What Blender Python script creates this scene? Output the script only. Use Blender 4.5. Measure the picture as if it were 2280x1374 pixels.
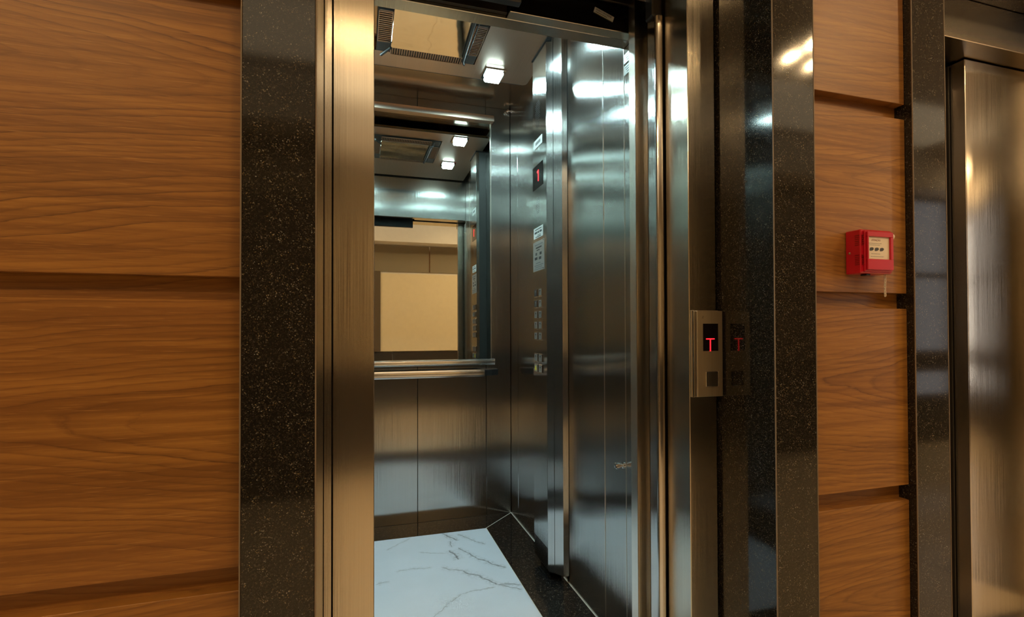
import bpy, math, random
from mathutils import Matrix, Vector

# ------------------------------------------------------------------ camera, world, exposure
SC = bpy.context.scene
for _o in list(bpy.data.objects):
    bpy.data.objects.remove(_o)
COL = SC.collection
rnd = random.Random(7)

cam_d = bpy.data.cameras.new('camera')
cam_d.sensor_fit = 'HORIZONTAL'
cam_d.sensor_width = 36.0
cam_d.lens = 1121.0 / 2280.0 * 36.0
cam_d.shift_y = 35.0 / 2280.0
cam_d.clip_start = 0.02
cam = bpy.data.objects.new('camera', cam_d)
COL.objects.link(cam)
yaw, pitch, roll = math.radians(16.6), math.radians(.72), math.radians(-.17)
fw = Vector((math.sin(yaw) * math.cos(pitch), math.cos(yaw) * math.cos(pitch), math.sin(pitch)))
rt = Vector((math.cos(yaw), -math.sin(yaw), 0))
up = rt.cross(fw)
r2 = rt * math.cos(roll) + up * math.sin(roll)
u2 = -rt * math.sin(roll) + up * math.cos(roll)
m = Matrix((r2, u2, -fw)).transposed().to_4x4()
m.translation = Vector((0, 0, 1.05))
cam.matrix_world = m
SC.camera = cam

SC.view_settings.view_transform = 'Standard'
SC.view_settings.look = 'None'
SC.view_settings.gamma = 1.0
SC.view_settings.use_curve_mapping = False
SC.view_settings.exposure = 0.0
SC.cycles.max_bounces = 14
SC.cycles.glossy_bounces = 10
SC.cycles.diffuse_bounces = 5
SC.cycles.sample_clamp_indirect = 8.0
SC.cycles.blur_glossy = 1.0
SC.cycles.use_denoising = True

wld = bpy.data.worlds.new('world')
SC.world = wld
wld.use_nodes = True
wld.node_tree.nodes['Background'].inputs[0].default_value = (0.9, 0.95, 1.0, 1)
wld.node_tree.nodes['Background'].inputs[1].default_value = 0.0

WARM = (1.0, 0.67, 0.33)
COOL = (0.64, 0.95, 0.97)
LOBBY_LAMP = 1000.0       # emission strength of the recessed lobby lamps
CAR_LAMP = 330.0         # emission strength of the square lift lamps
COVE = 1.5               # soft cove strip in the lobby ceiling
WINDOW = 7.0             # daylight window in the far lobby

# ------------------------------------------------------------------ node helpers
class NT:
    def __init__(s, name):
        s.m = bpy.data.materials.new(name)
        s.m.use_nodes = True
        s.t = s.m.node_tree
        s.b = s.t.nodes['Principled BSDF']
    def n(s, typ, **kw):
        nd = s.t.nodes.new(typ)
        for k, v in kw.items():
            setattr(nd, k, v)
        return nd
    def l(s, a, b):
        s.t.links.new(a, b)
    def val(s, x, sock):
        if isinstance(x, (int, float)):
            sock.default_value = x
        elif isinstance(x, (tuple, list)):
            sock.default_value = x
        else:
            s.l(x, sock)
    def math(s, op, a, b=0.0, c=None, clamp=False):
        nd = s.n('ShaderNodeMath', operation=op, use_clamp=clamp)
        s.val(a, nd.inputs[0]); s.val(b, nd.inputs[1])
        if c is not None: s.val(c, nd.inputs[2])
        return nd.outputs[0]
    def ramp(s, fac, stops):
        nd = s.n('ShaderNodeValToRGB')
        el = nd.color_ramp.elements
        while len(el) < len(stops): el.new(0.5)
        for e, (p, c) in zip(el, stops):
            e.position = p; e.color = (*c, 1) if len(c) == 3 else c
        s.l(fac, nd.inputs[0])
        return nd.outputs[0]
    def mr(s, x, a, b, c=0.0, d=1.0, smooth=False):
        nd = s.n('ShaderNodeMapRange', clamp=True)
        if smooth: nd.interpolation_type = 'SMOOTHSTEP'
        s.l(x, nd.inputs[0])
        for i, v in enumerate((a, b, c, d)): nd.inputs[i + 1].default_value = v
        return nd.outputs[0]
    def mix(s, f, a, b, bt='MIX'):
        nd = s.n('ShaderNodeMix', data_type='RGBA', blend_type=bt)
        s.val(f, nd.inputs[0])
        s.val(a if not isinstance(a, tuple) else (*a[:3], 1), nd.inputs[6])
        s.val(b if not isinstance(b, tuple) else (*b[:3], 1), nd.inputs[7])
        return nd.outputs[2]
    def pos(s):
        return s.n('ShaderNodeNewGeometry').outputs['Position']
    def noise(s, v, scale, detail=2.0, rough=.5, dist=0.0):
        nd = s.n('ShaderNodeTexNoise')
        s.l(v, nd.inputs['Vector'])
        nd.inputs['Scale'].default_value = scale
        nd.inputs['Detail'].default_value = detail
        nd.inputs['Roughness'].default_value = rough
        nd.inputs['Distortion'].default_value = dist
        return nd.outputs[0]
    def scale(s, v, sc, off=(0, 0, 0)):
        nd = s.n('ShaderNodeMapping')
        s.l(v, nd.inputs[0])
        nd.inputs['Scale'].default_value = sc
        nd.inputs['Location'].default_value = off
        return nd.outputs[0]
    def bump(s, h, strength, dist=.001, normal=None):
        nd = s.n('ShaderNodeBump')
        nd.inputs['Strength'].default_value = strength
        nd.inputs['Distance'].default_value = dist
        s.l(h, nd.inputs['Height'])
        if normal is not None: s.l(normal, nd.inputs['Normal'])
        return nd.outputs[0]
    def set(s, **kw):
        for k, v in kw.items():
            s.val(v, s.b.inputs[k])
        return s.m

def plain(name, col, rough=.5, metal=0.0, coat=0.0, spec=.5):
    t = NT(name)
    # faint mottling keeps large plain faces from looking synthetic
    nz = t.noise(t.pos(), 18, 3)
    c = t.mix(t.mr(nz, .3, .7, 0, 1), tuple(x * .98 for x in col), tuple(min(1, x * 1.02) for x in col))
    t.set(**{'Base Color': c, 'Roughness': rough, 'Metallic': metal, 'Coat Weight': coat, 'Specular IOR Level': spec})
    return t.m

def emit(name, col, strength):
    t = NT(name)
    t.set(**{'Base Color': (0, 0, 0, 1), 'Emission Color': (*col, 1), 'Emission Strength': strength, 'Roughness': .4})
    return t.m

def brushed(name, col=(.60, .59, .575), rough=.15, aniso=.75, wav=.10, spread=.30, tint=None):
    """stainless sheet, grain running up the sheet, so highlights smear sideways"""
    t = NT(name)
    p = t.pos()
    uv = t.n('ShaderNodeUVMap', uv_map='UVMap').outputs[0]
    tan = t.n('ShaderNodeTangent', direction_type='UV_MAP', uv_map='UVMap').outputs[0]
    g = t.noise(t.scale(uv, (1500, 3, 1)), 1.0, 2, .6)          # brush lines
    g2 = t.noise(t.scale(uv, (420, 1.5, 1)), 1.0, 1, .6)
    big = t.noise(t.scale(p, (1.1, 1.1, 3.6)), 1.0, 0, .5)       # gentle oil-canning of the sheet
    b1 = t.bump(big, wav, .02)
    wn = t.n('ShaderNodeTexWhiteNoise'); t.l(t.scale(p, (9731, 9731, 7717)), wn.inputs['Vector'])
    k = t.math('ADD', t.math('MULTIPLY', t.math('SUBTRACT', g, .5), spread), t.math('MULTIPLY', t.math('SUBTRACT', wn.outputs['Value'], .5), spread * .6))
    sc = t.n('ShaderNodeVectorMath', operation='SCALE'); t.l(tan, sc.inputs[0]); t.l(k, sc.inputs['Scale'])
    ad = t.n('ShaderNodeVectorMath', operation='ADD'); t.l(b1, ad.inputs[0]); t.l(sc.outputs[0], ad.inputs[1])
    nm = t.n('ShaderNodeVectorMath', operation='NORMALIZE'); t.l(ad.outputs[0], nm.inputs[0])
    c = t.mix(t.mr(g2, .25, .75, 0, 1), tuple(x * .95 for x in col), tuple(min(1, x * 1.04) for x in col))
    t.set(**{'Base Color': c, 'Metallic': 1.0, 'Roughness': rough, 'Anisotropic': aniso, 'Normal': nm.outputs[0], 'Tangent': tan})
    return t.m

STEEL = brushed('brushed_stainless')
STEEL_WALL = brushed('brushed_stainless_wall', (.51, .51, .49), .15, .75, .16, .34)
STEEL_DOOR = brushed('brushed_stainless_door', (.60, .545, .46), .19, .72, .05, .32)
STEEL_PLATE = brushed('satin_call_plate', (.57, .49, .37), .42, .5, .03, .2)
STEEL_ROOF = brushed('roof_sheet_steel', (.50, .40, .30), .14, .3, .22, .08)
STEEL_CEIL = brushed('satin_ceiling_steel', (.56, .43, .34), .30, .2, .15, .1)
CHROME = plain('polished_chrome', (.78, .78, .78), .08, 1.0)
POLISHED = NT('polished_plate')
_p = POLISHED.noise(POLISHED.scale(POLISHED.pos(), (3, 9, 3)), 1, 1)
POLISHED = POLISHED.set(**{'Base Color': (.86, .80, .70, 1), 'Metallic': 1.0, 'Roughness': .04, 'Normal': POLISHED.bump(_p, .12, .02)})
MIRROR = NT('mirror_glass').set(**{'Base Color': (.80, .84, .80, 1), 'Metallic': 1.0, 'Roughness': .0})
BLACK = plain('black_plastic', (.012, .012, .013), .35)
DARK = plain('dark_painted_metal', (.02, .017, .015), .45)
DARK_STEEL = brushed('dark_brushed_steel', (.2, .18, .17), .2, .5)  # brushed steel in one even dark tone
WHITE_LABEL = plain('white_label', (.62, .64, .62), .4)
SILVER_LABEL = plain('silver_foil_label', (.50, .50, .48), .28, .7)
INK = plain('black_ink', (.02, .02, .022), .5)
GREY_INK = plain('grey_ink', (.16, .16, .16), .5)
RED_PLASTIC = plain('red_plastic', (.46, .006, .022), .28, 0, .3)
RED_DARK = plain('red_plastic_recess', (.20, .003, .005), .4)
CREAM_CARD = plain('cream_instruction_card', (.66, .58, .46), .3)
PINK_INK = plain('maroon_ink', (.22, .05, .05), .5)
CLEAR = plain('pale_clear_plastic', (.62, .56, .47), .15)
YELLOW = plain('yellow_print', (.75, .62, .03), .4)
DISPLAY_GLASS = plain('dark_display_window', (.006, .004, .004), .12)
LED_RED = emit('red_led', (1.0, .012, .02), 3.2)
CREAM_WALL = plain('cream_wall_paint', (.78, .68, .47), .6)
WHITE_PAINT = plain('white_ceiling_paint', (.72, .69, .64), .7)
DARK_WAINSCOT = plain('dark_wainscot', (.05, .042, .035), .25)
DARK_UPRIGHT = plain('dark_brown_upright', (.115, .085, .055), .5)
GROUT = plain('pale_grout', (.55, .52, .48), .6)
SEAM = plain('panel_seam', (.03, .03, .03), .5)
SEAM_BRIGHT = plain('bright_steel_edge', (.80, .74, .66), .25, 1.0)

def granite(name, base, fleck, amount):
    t = NT(name)
    p = t.pos()
    v = t.n('ShaderNodeTexVoronoi'); t.l(p, v.inputs['Vector']); v.inputs['Scale'].default_value = 640
    cell = t.n('ShaderNodeSeparateColor'); t.l(v.outputs['Color'], cell.inputs[0])
    n1 = t.noise(p, 300, 4, .65, .8)
    n2 = t.noise(p, 900, 2, .6)
    n3 = t.noise(p, 60, 3, .6)
    fl = t.math('MULTIPLY', t.mr(n1, .50, .74), t.mr(n2, .40, .70))
    sp = t.math('MULTIPLY', t.mr(cell.outputs[0], .90, .97), t.mr(n3, .42, .60))
    c = t.mix(t.math('MULTIPLY', fl, amount), base, fleck)
    warmf = t.mix(t.mr(cell.outputs[1], .3, .8), (.20, .15, .07), (.24, .24, .23))
    c = t.mix(t.math('MULTIPLY', sp, .75), c, warmf)
    t.set(**{'Base Color': c, 'Roughness': .075, 'Specular IOR Level': .5, 'Coat Weight': .0})
    return t.m
GRANITE = granite('black_speckled_granite', (.010, .0085, .007), (.12, .10, .075), .8)
GRANITE_FLOOR = granite('black_floor_granite', (.006, .0055, .006), (.06, .055, .055), .6)

EDGE = plain('sawn_granite_edge', (.16, .12, .085), .6)
# walnut laminate: long horizontal grain with cathedral figures
def wood(name, tone=1.0):
    t = NT(name)
    p = t.pos()
    oi = t.n('ShaderNodeObjectInfo').outputs['Random']
    off = t.n('ShaderNodeCombineXYZ')
    t.l(t.math('MULTIPLY', oi, 7.0), off.inputs[0]); t.l(t.math('MULTIPLY', oi, 5.0), off.inputs[1]); t.l(t.math('MULTIPLY', oi, 23.0), off.inputs[2])
    add = t.n('ShaderNodeVectorMath', operation='ADD'); t.l(p, add.inputs[0]); t.l(off.outputs[0], add.inputs[1])
    q = add.outputs[0]
    sp0 = t.n('ShaderNodeSeparateXYZ'); t.l(p, sp0.inputs[0])
    PX, PZ = sp0.outputs[0], sp0.outputs[2]
    idx = t.math('FLOOR', t.math('DIVIDE', t.math('SUBTRACT', PZ, .607), .4965))
    side = t.math('GREATER_THAN', PX, .5)
    wn = t.n('ShaderNodeTexWhiteNoise', noise_dimensions='1D')
    t.l(t.math('ADD', t.math('MULTIPLY', idx, 1.37), t.math('MULTIPLY', side, 5.13)), wn.inputs['W'])
    wc = t.n('ShaderNodeSeparateColor'); t.l(wn.outputs['Color'], wc.inputs[0])
    # nested hyperbolas: each panel is cut once through the heart of the log
    fz = t.math('FRACT', t.math('DIVIDE', t.math('SUBTRACT', PZ, .607), .4965))
    zc = t.math('ADD', t.math('MULTIPLY', wc.outputs[0], .5), .30)
    dz = t.math('MULTIPLY', t.math('SUBTRACT', fz, zc), .4965)
    wig = t.noise(t.scale(q, (1.3, 1.3, 5.0)), 1.0, 2, .5)
    dz = t.math('ADD', dz, t.math('MULTIPLY', t.math('SUBTRACT', wig, .5), .085))
    hyp = t.math('SUBTRACT', t.math('SQRT', t.math('ADD', t.math('MULTIPLY', dz, dz), .0011)), .033)
    dirn = t.math('SUBTRACT', t.math('MULTIPLY', t.math('GREATER_THAN', wc.outputs[1], .5), 2.0), 1.0)
    f = t.math('ADD', t.math('MULTIPLY', hyp, 88.0), t.math('MULTIPLY', t.math('MULTIPLY', PX, dirn), 8.5))
    fine_w = t.noise(t.scale(q, (7, 7, 46)), 1.0, 3, .65)
    warp = t.noise(t.scale(q, (2.2, 2.2, 7)), 1.0, 2, .5)
    f = t.math('ADD', f, t.math('ADD', t.math('MULTIPLY', fine_w, .9), t.math('MULTIPLY', warp, 3.0)))
    saw = t.math('FRACT', f)
    ring = t.mr(saw, 0.0, 1.0)
    lid = t.n('ShaderNodeTexWhiteNoise', noise_dimensions='1D'); t.l(t.math('FLOOR', f), lid.inputs['W'])
    edge = t.ramp(ring, [(0, (.55, .55, .55)), (.12, (.05, .05, .05)), (.55, (.16, .16, .16)), (.86, (.50, .50, .50)), (.95, (1, 1, 1)), (1.0, (.55, .55, .55))])
    # pores: short thin streaks
    pores = t.noise(t.scale(q, (16, 16, 620)), 1.0, 2, .7)
    streak = t.noise(t.scale(q, (1.6, 1.6, 60)), 1.0, 4, .6)
    blot = t.noise(t.scale(q, (1.1, 1.1, 3.6)), 1.0, 2, .5)
    a = t.mix(t.mr(streak, .36, .66), (.19 * tone, .078 * tone, .015 * tone), (.36 * tone, .165 * tone, .034 * tone))
    sepc = t.n('ShaderNodeSeparateColor'); t.l(edge, sepc.inputs[0])
    a = t.mix(t.math('MULTIPLY', t.math('MULTIPLY', sepc.outputs[0], 1.0), t.math('ADD', t.math('MULTIPLY', lid.outputs['Value'], .8), .2)), a, (.10 * tone, .036 * tone, .008 * tone), 'MIX')
    a = t.mix(t.mr(blot, .35, .70, 0, .45), a, (.25 * tone, .100 * tone, .030 * tone))
    a = t.mix(t.mr(pores, .60, .74, 0, .42), a, (.50 * tone, .26 * tone, .085 * tone))
    a = t.mix(t.mr(pores, .40, .28, 0, .35), a, (.10 * tone, .038 * tone, .010 * tone))
    bp = t.bump(pores, .25, .0004)
    t.set(**{'Base Color': a, 'Roughness': .42, 'Specular IOR Level': .4, 'Normal': bp})
    return t.m
WOOD = wood('walnut_laminate', .95)
WOOD_LIGHTENED = wood('walnut_laminate_lightened', 1.05)  # same laminate, tone lightened to make up for shade in the grooves

# white marble with grey veins laid where the photograph shows them
def marble(name, veins, tint=(.78, .79, .80), generic=True):
    t = NT(name)
    p = t.pos()
    w1 = t.n('ShaderNodeTexNoise'); t.l(p, w1.inputs['Vector']); w1.inputs['Scale'].default_value = 16; w1.inputs['Detail'].default_value = 5
    sub = t.n('ShaderNodeVectorMath', operation='SUBTRACT'); t.l(w1.outputs['Color'], sub.inputs[0]); sub.inputs[1].default_value = (.5, .5, .5)
    mul = t.n('ShaderNodeVectorMath', operation='SCALE'); t.l(sub.outputs[0], mul.inputs[0]); mul.inputs['Scale'].default_value = .042
    addv = t.n('ShaderNodeVectorMath', operation='ADD'); t.l(p, addv.inputs[0]); t.l(mul.outputs[0], addv.inputs[1])
    sp = t.n('ShaderNodeSeparateXYZ'); t.l(addv.outputs[0], sp.inputs[0])
    X, Y = sp.outputs[0], sp.outputs[1]
    smoke = t.noise(p, 60, 4, .7)
    total = None
    for (ax, ay, bx, by, w, k) in veins:
        dx, dy = bx - ax, by - ay
        L = math.hypot(dx, dy); dx, dy = dx / L, dy / L
        # distance to the segment
        rx = t.math('SUBTRACT', X, ax); ry = t.math('SUBTRACT', Y, ay)
        al = t.math('ADD', t.math('MULTIPLY', rx, dx), t.math('MULTIPLY', ry, dy))
        ac = t.math('ABSOLUTE', t.math('ADD', t.math('MULTIPLY', rx, -dy), t.math('MULTIPLY', ry, dx)))
        o = t.math('ABSOLUTE', t.math('SUBTRACT', al, L / 2))
        inside = t.mr(o, L / 2 - .008, L / 2 + .008, 1, 0)
        line = t.mr(ac, 0, w, 1, 0, True)
        haze = t.math('MULTIPLY', t.mr(ac, 0, w * 5, .62, 0, True), t.mr(smoke, .42, .66))
        d = t.math('MULTIPLY', t.math('MULTIPLY', t.math('MAXIMUM', line, haze), inside), k)
        total = d if total is None else t.math('MAXIMUM', total, d)
    if generic:
        a = t.noise(t.scale(p, (1, 1, 1), (4.3, 2.1, 0)), 1.7, 6, .55, 1.2)
        v = t.math('ABSOLUTE', t.math('SUBTRACT', a, .5))
        msk = t.noise(p, 2.1, 2)
        gv = t.math('MULTIPLY', t.mr(v, 0, .010, .55, 0, True), t.mr(msk, .5, .62))
        total = gv if total is None else t.math('MAXIMUM', total, gv)
    cloud = t.noise(p, 5, 4)
    base = t.mix(t.mr(cloud, .3, .7), tint, tuple(min(1, c * 1.06) for c in tint))
    c = t.mix(total, base, (.17, .17, .19))
    t.set(**{'Base Color': c, 'Roughness': .16, 'Specular IOR Level': .5})
    return t.m

VE = [((.4011, 2.6168), (.4575, 2.5101), .007, .9), ((.4252, 2.5086), (.4204, 2.444), .006, .7), ((.4052, 2.4064), (.4274, 2.30), .008, .9),
      ((.4464, 2.4254), (.509, 2.2846), .006, .8), ((.509, 2.2846), (.6049, 2.1627), .006, .85), ((.3358, 2.2447), (.4217, 2.1834), .006, .6),
      ((.4217, 2.1834), (.4976, 2.093), .008, .75), ((.4976, 2.093), (.5444, 2.0309), .007, .9), ((.5444, 2.0309), (.6223, 1.9538), .005, .8),
      ((.5444, 2.0309), (.632, 1.9964), .005, .75), ((.5244, 2.0138), (.3855, 1.9966), .003, .7), ((.3855, 1.9966), (.3093, 1.9298), .003, .65),
      ((.3093, 1.9298), (.2523, 1.8657), .003, .65), ((.1491, 2.2699), (.2978, 2.2599), .004, .5), ((.1131, 2.4957), (.2385, 2.607), .003, .5),
      ((.2604, 2.4301), (.3807, 2.3731), .003, .5), ((.0619, 2.17), (.1062, 2.1801), .004, .6), ((.4717, 2.5879), (.5777, 2.4285), .005, .7)]
MARBLE = marble('white_veined_marble', [(a[0], a[1], b[0], b[1], w, k) for a, b, w, k in VE], (.68, .71, .80), False)
MARBLE_LOBBY = marble('cream_lobby_marble', [], (.78, .68, .53), True)

# ------------------------------------------------------------------ mesh helpers
W = {}          # world origin of each object by name

class MB:
    def __init__(s): s.v = []; s.f = []; s.uv = []
    def quad(s, pts, uv=None):
        i = len(s.v); s.v += [tuple(p) for p in pts]; s.f.append(tuple(range(i, i + len(pts))))
        if uv is None:
            a, b, c = (Vector(pts[k]) for k in (0, 1, 2))
            n = (b - a).cross(c - a).normalized()
            if abs(n.z) > .7: uv = [(p[0], p[1]) for p in pts]
            elif abs(n.x) > abs(n.y): uv = [(p[1], p[2]) for p in pts]
            else: uv = [(p[0], p[2]) for p in pts]
        s.uv += uv
        return s
    def box(s, x0, x1, y0, y1, z0, z1, c=0.0):
        """box with chamfer c on the four upright edges and a matching rim"""
        if x0 > x1: x0, x1 = x1, x0
        if y0 > y1: y0, y1 = y1, y0
        if z0 > z1: z0, z1 = z1, z0
        if c <= 0:
            A = [(x0, y0), (x1, y0), (x1, y1), (x0, y1)]
            return s.prism(A, z0, z1)
        # full bevel: rings of 8 points, inset at top and bottom
        def ring(d, z):
            return [(x0 + c, y0 + d, z), (x1 - c, y0 + d, z), (x1 - d, y0 + c, z), (x1 - d, y1 - c, z),
                    (x1 - c, y1 - d, z), (x0 + c, y1 - d, z), (x0 + d, y1 - c, z), (x0 + d, y0 + c, z)]
        R = [ring(c, z0), ring(0, z0 + c), ring(0, z1 - c), ring(c, z1)]
        s.quad([p for p in reversed([(x0 + c, y0 + c, z0), (x1 - c, y0 + c, z0), (x1 - c, y1 - c, z0), (x0 + c, y1 - c, z0)])])
        s.quad([(x0 + c, y0 + c, z1), (x1 - c, y0 + c, z1), (x1 - c, y1 - c, z1), (x0 + c, y1 - c, z1)])
        for a, b in ((0, 1), (1, 2), (2, 3)):
            for k in range(8):
                k2 = (k + 1) % 8
                pts = [R[a][k], R[a][k2], R[b][k2], R[b][k]]
                if (Vector(pts[0]) - Vector(pts[1])).length < 1e-7: pts = pts[1:]
                elif (Vector(pts[2]) - Vector(pts[3])).length < 1e-7: pts = pts[:3]
                s.quad(pts)
        return s
    def prism(s, pts, z0, z1):
        n = len(pts)
        s.quad([(x, y, z0) for x, y in reversed(pts)])
        s.quad([(x, y, z1) for x, y in pts])
        for k in range(n):
            a, b = pts[k], pts[(k + 1) % n]
            s.quad([(*a, z0), (*b, z0), (*b, z1), (*a, z1)])
        return s
    def cyl(s, p0, p1, r0, r1=None, n=20, caps=True):
        if r1 is None: r1 = r0
        p0, p1 = Vector(p0), Vector(p1)
        d = (p1 - p0).normalized()
        e = Vector((0, 0, 1)) if abs(d.z) < .9 else Vector((1, 0, 0))
        a = d.cross(e).normalized(); b = d.cross(a)
        A = [p0 + (a * math.cos(t) + b * math.sin(t)) * r0 for t in (2 * math.pi * k / n for k in range(n))]
        B = [p1 + (a * math.cos(t) + b * math.sin(t)) * r1 for t in (2 * math.pi * k / n for k in range(n))]
        for k in range(n):
            k2 = (k + 1) % n
            s.quad([A[k2], A[k], B[k], B[k2]])
        if caps:
            s.quad(A); s.quad(list(reversed(B)))
        return s
    def lathe(s, base, axis, prof, n=24):
        for (h0, r0), (h1, r1) in zip(prof[:-1], prof[1:]):
            s.cyl(Vector(base) + Vector(axis) * h0, Vector(base) + Vector(axis) * h1, max(r0, 1e-5), max(r1, 1e-5), n, False)
        return s
    def torus_link(s, c, ax_long, ax_wide, L, wd, r, n=20, m_=6):
        ax_long, ax_wide = Vector(ax_long), Vector(ax_wide)
        nrm = ax_long.cross(ax_wide)
        cen = []
        for k in range(n):
            t = 2 * math.pi * k / n
            x = math.cos(t) * (wd / 2 - r)
            y = math.sin(t) * (wd / 2 - r) + (L / 2 - wd / 2) * (1 if math.sin(t) > 0 else -1)
            cen.append(Vector(c) + ax_wide * x + ax_long * y)
        rings = []
        for k in range(n):
            tg = (cen[(k + 1) % n] - cen[k - 1]).normalized()
            sd = tg.cross(nrm).normalized()
            rings.append([cen[k] + (sd * math.cos(u) + nrm * math.sin(u)) * r for u in (2 * math.pi * j / m_ for j in range(m_))])
        for k in range(n):
            A, B = rings[k], rings[(k + 1) % n]
            for j in range(m_):
                s.quad([A[j], B[j], B[(j + 1) % m_], A[(j + 1) % m_]])
        return s
    def build(s, name, mat, parent=None, origin=None, smooth=False):
        xs = [p[0] for p in s.v]; ys = [p[1] for p in s.v]; zs = [p[2] for p in s.v]
        if origin is None:
            origin = ((min(xs) + max(xs)) / 2, (min(ys) + max(ys)) / 2, min(zs))
        me = bpy.data.meshes.new(name)
        me.from_pydata([(p[0] - origin[0], p[1] - origin[1], p[2] - origin[2]) for p in s.v], [], s.f)
        ul = me.uv_layers.new(name='UVMap')
        for i, (a, b) in enumerate(s.uv): ul.data[i].uv = (a, b)
        me.materials.append(mat)
        if smooth:
            for p in me.polygons: p.use_smooth = True
        me.validate(); me.update()
        o = bpy.data.objects.new(name, me)
        COL.objects.link(o)
        place(o, origin, parent)
        return o

def place(o, origin, parent=None):
    W[o.name] = Vector(origin)
    if parent is not None:
        o.parent = parent
        o.location = Vector(origin) - W[parent.name]
    else:
        o.location = Vector(origin)

def B(name, x0, x1, y0, y1, z0, z1, mat, parent=None, c=0.0, origin=None):
    return MB().box(x0, x1, y0, y1, z0, z1, c).build(name, mat, parent, origin)

def thing(name, label, cat, loc, group=None):
    o = bpy.data.objects.new(name, None); COL.objects.link(o)
    o.empty_display_size = .05
    place(o, loc)
    o['label'] = label; o['category'] = cat
    if group: o['group'] = group
    return o
def tag(o, label, cat, group=None):
    o['label'] = label; o['category'] = cat
    if group: o['group'] = group
    return o
def struct(o, label=None, cat=None):
    o['kind'] = 'structure'
    if label: o['label'] = label
    if cat: o['category'] = cat
    return o
def node(name, loc):
    o = bpy.data.objects.new(name, None); COL.objects.link(o); o.empty_display_size = .05; place(o, loc); return o

def text_mesh(name, body, size, mat, parent, at_, xdir, ydir, extrude=.0002, align='CENTER'):
    """flat print: text as a thin mesh lying on a surface; xdir is reading direction, ydir is up"""
    cu = bpy.data.curves.new(name + '_font', 'FONT')
    cu.body = body; cu.size = size; cu.extrude = extrude; cu.align_x = align; cu.align_y = 'CENTER'
    tmp = bpy.data.objects.new('tmp_text', cu); COL.objects.link(tmp)
    dg = bpy.context.evaluated_depsgraph_get()
    me = bpy.data.meshes.new_from_object(tmp.evaluated_get(dg))
    bpy.data.objects.remove(tmp)
    bpy.data.curves.remove(cu)
    X, Y = Vector(xdir), Vector(ydir); Z = X.cross(Y)
    M = Matrix((X, Y, Z)).transposed()
    for v in me.vertices: v.co = M @ v.co
    me.name = name
    me.materials.clear(); me.materials.append(mat)
    o = bpy.data.objects.new(name, me); COL.objects.link(o)
    place(o, at_, parent)
    return o

# ------------------------------------------------------------------ key dimensions (metres)
YF, YW, YJ = .945, .965, 1.137          # granite face, wood face, steel frame face
OX0, OX1 = .026, .826                   # clear opening of the open lift
GX0, GX1 = -.0777, .918                 # inner faces of the granite surround
SHIFT = 1.561                           # spacing of the two lifts
CX0, CX1 = -.241, .826                  # car walls
CY0, CY1 = 1.473, 2.80                  # car front and back
HEAD = 1.99                             # underside of steel frame head
CEIL = 2.62                             # lobby ceiling
LX0, LX1, LY0 = -3.2, 7.4, -1.5

# ------------------------------------------------------------------ lobby shell
floor = struct(B('floor', LX0, LX1, LY0, 1.14, -.06, -.012, GROUT))
TS = .80
k = 0
ny0 = LY0
ix = LX0
while ix < LX1 - .05:
    iy = ny0
    while iy < 1.12:
        x1, y1 = min(ix + TS, LX1), min(iy + TS, 1.137)
        B('tile', ix + .0015, x1 - .0015, iy + .0015, y1 - .0015, -.012, 0, MARBLE_LOBBY, floor)
        iy += TS
    ix += TS
ceiling = struct(B('ceiling', LX0, LX1, LY0, 2.95, CEIL, CEIL + .08, WHITE_PAINT))

wl = struct(B('wall_left_end', LX0 - .1, LX0, LY0, 1.2, 0, CEIL, CREAM_WALL)); wl.name = 'wall_left'
wr = struct(B('wall_right', LX1, LX1 + .1, LY0, 1.2, 0, CEIL, CREAM_WALL))

# opposite wall of the lobby: dark wainscot, cream panel, glazed band, bulkhead (seen in the mirror and in all the steel)
wb = struct(B('wall_back', LX0, LX1, LY0 - .12, LY0, 0, CEIL, WHITE_PAINT))
x = LX0
while x < LX1 - .2:
    x1 = min(x + .9, LX1)
    B('wainscot_panel', x + .003, x1 - .003, LY0, LY0 + .02, .02, .80, DARK_WAINSCOT, wb, .002)
    x += .9
B('cream_panel', .24, 1.75, LY0 + .002, LY0 + .030, .81, 1.87, CREAM_WALL, wb, .002)
B('cream_panel', LX0, -2.2, LY0 + .002, LY0 + .030, .81, 1.87, CREAM_WALL, wb, .002)
B('dark_upright', 1.75, 4.60, LY0 + .002, LY0 + .045, .81, 1.90, DARK_UPRIGHT, wb, .002)
B('dark_upright', -2.2, .24, LY0 + .002, LY0 + .045, .81, 1.90, DARK_UPRIGHT, wb, .002)
GLASSBAND = NT('dim_glass_band').set(**{'Base Color': (.30, .26, .19, 1), 'Roughness': .06, 'Specular IOR Level': .9})
B('glass_band', LX0, 4.60, LY0 + .002, LY0 + .012, 1.90, 2.26, GLASSBAND, wb)
for x in (.9, 1.75, 2.6, 3.45, 4.3):
    B('glass_mullion', x, x + .012, LY0 + .012, LY0 + .02, 1.90, 2.26, CHROME, wb)
B('bulkhead', LX0, 6.2, LY0 + .0, LY0 + .26, 2.27, CEIL, WHITE_PAINT, wb)
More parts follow.
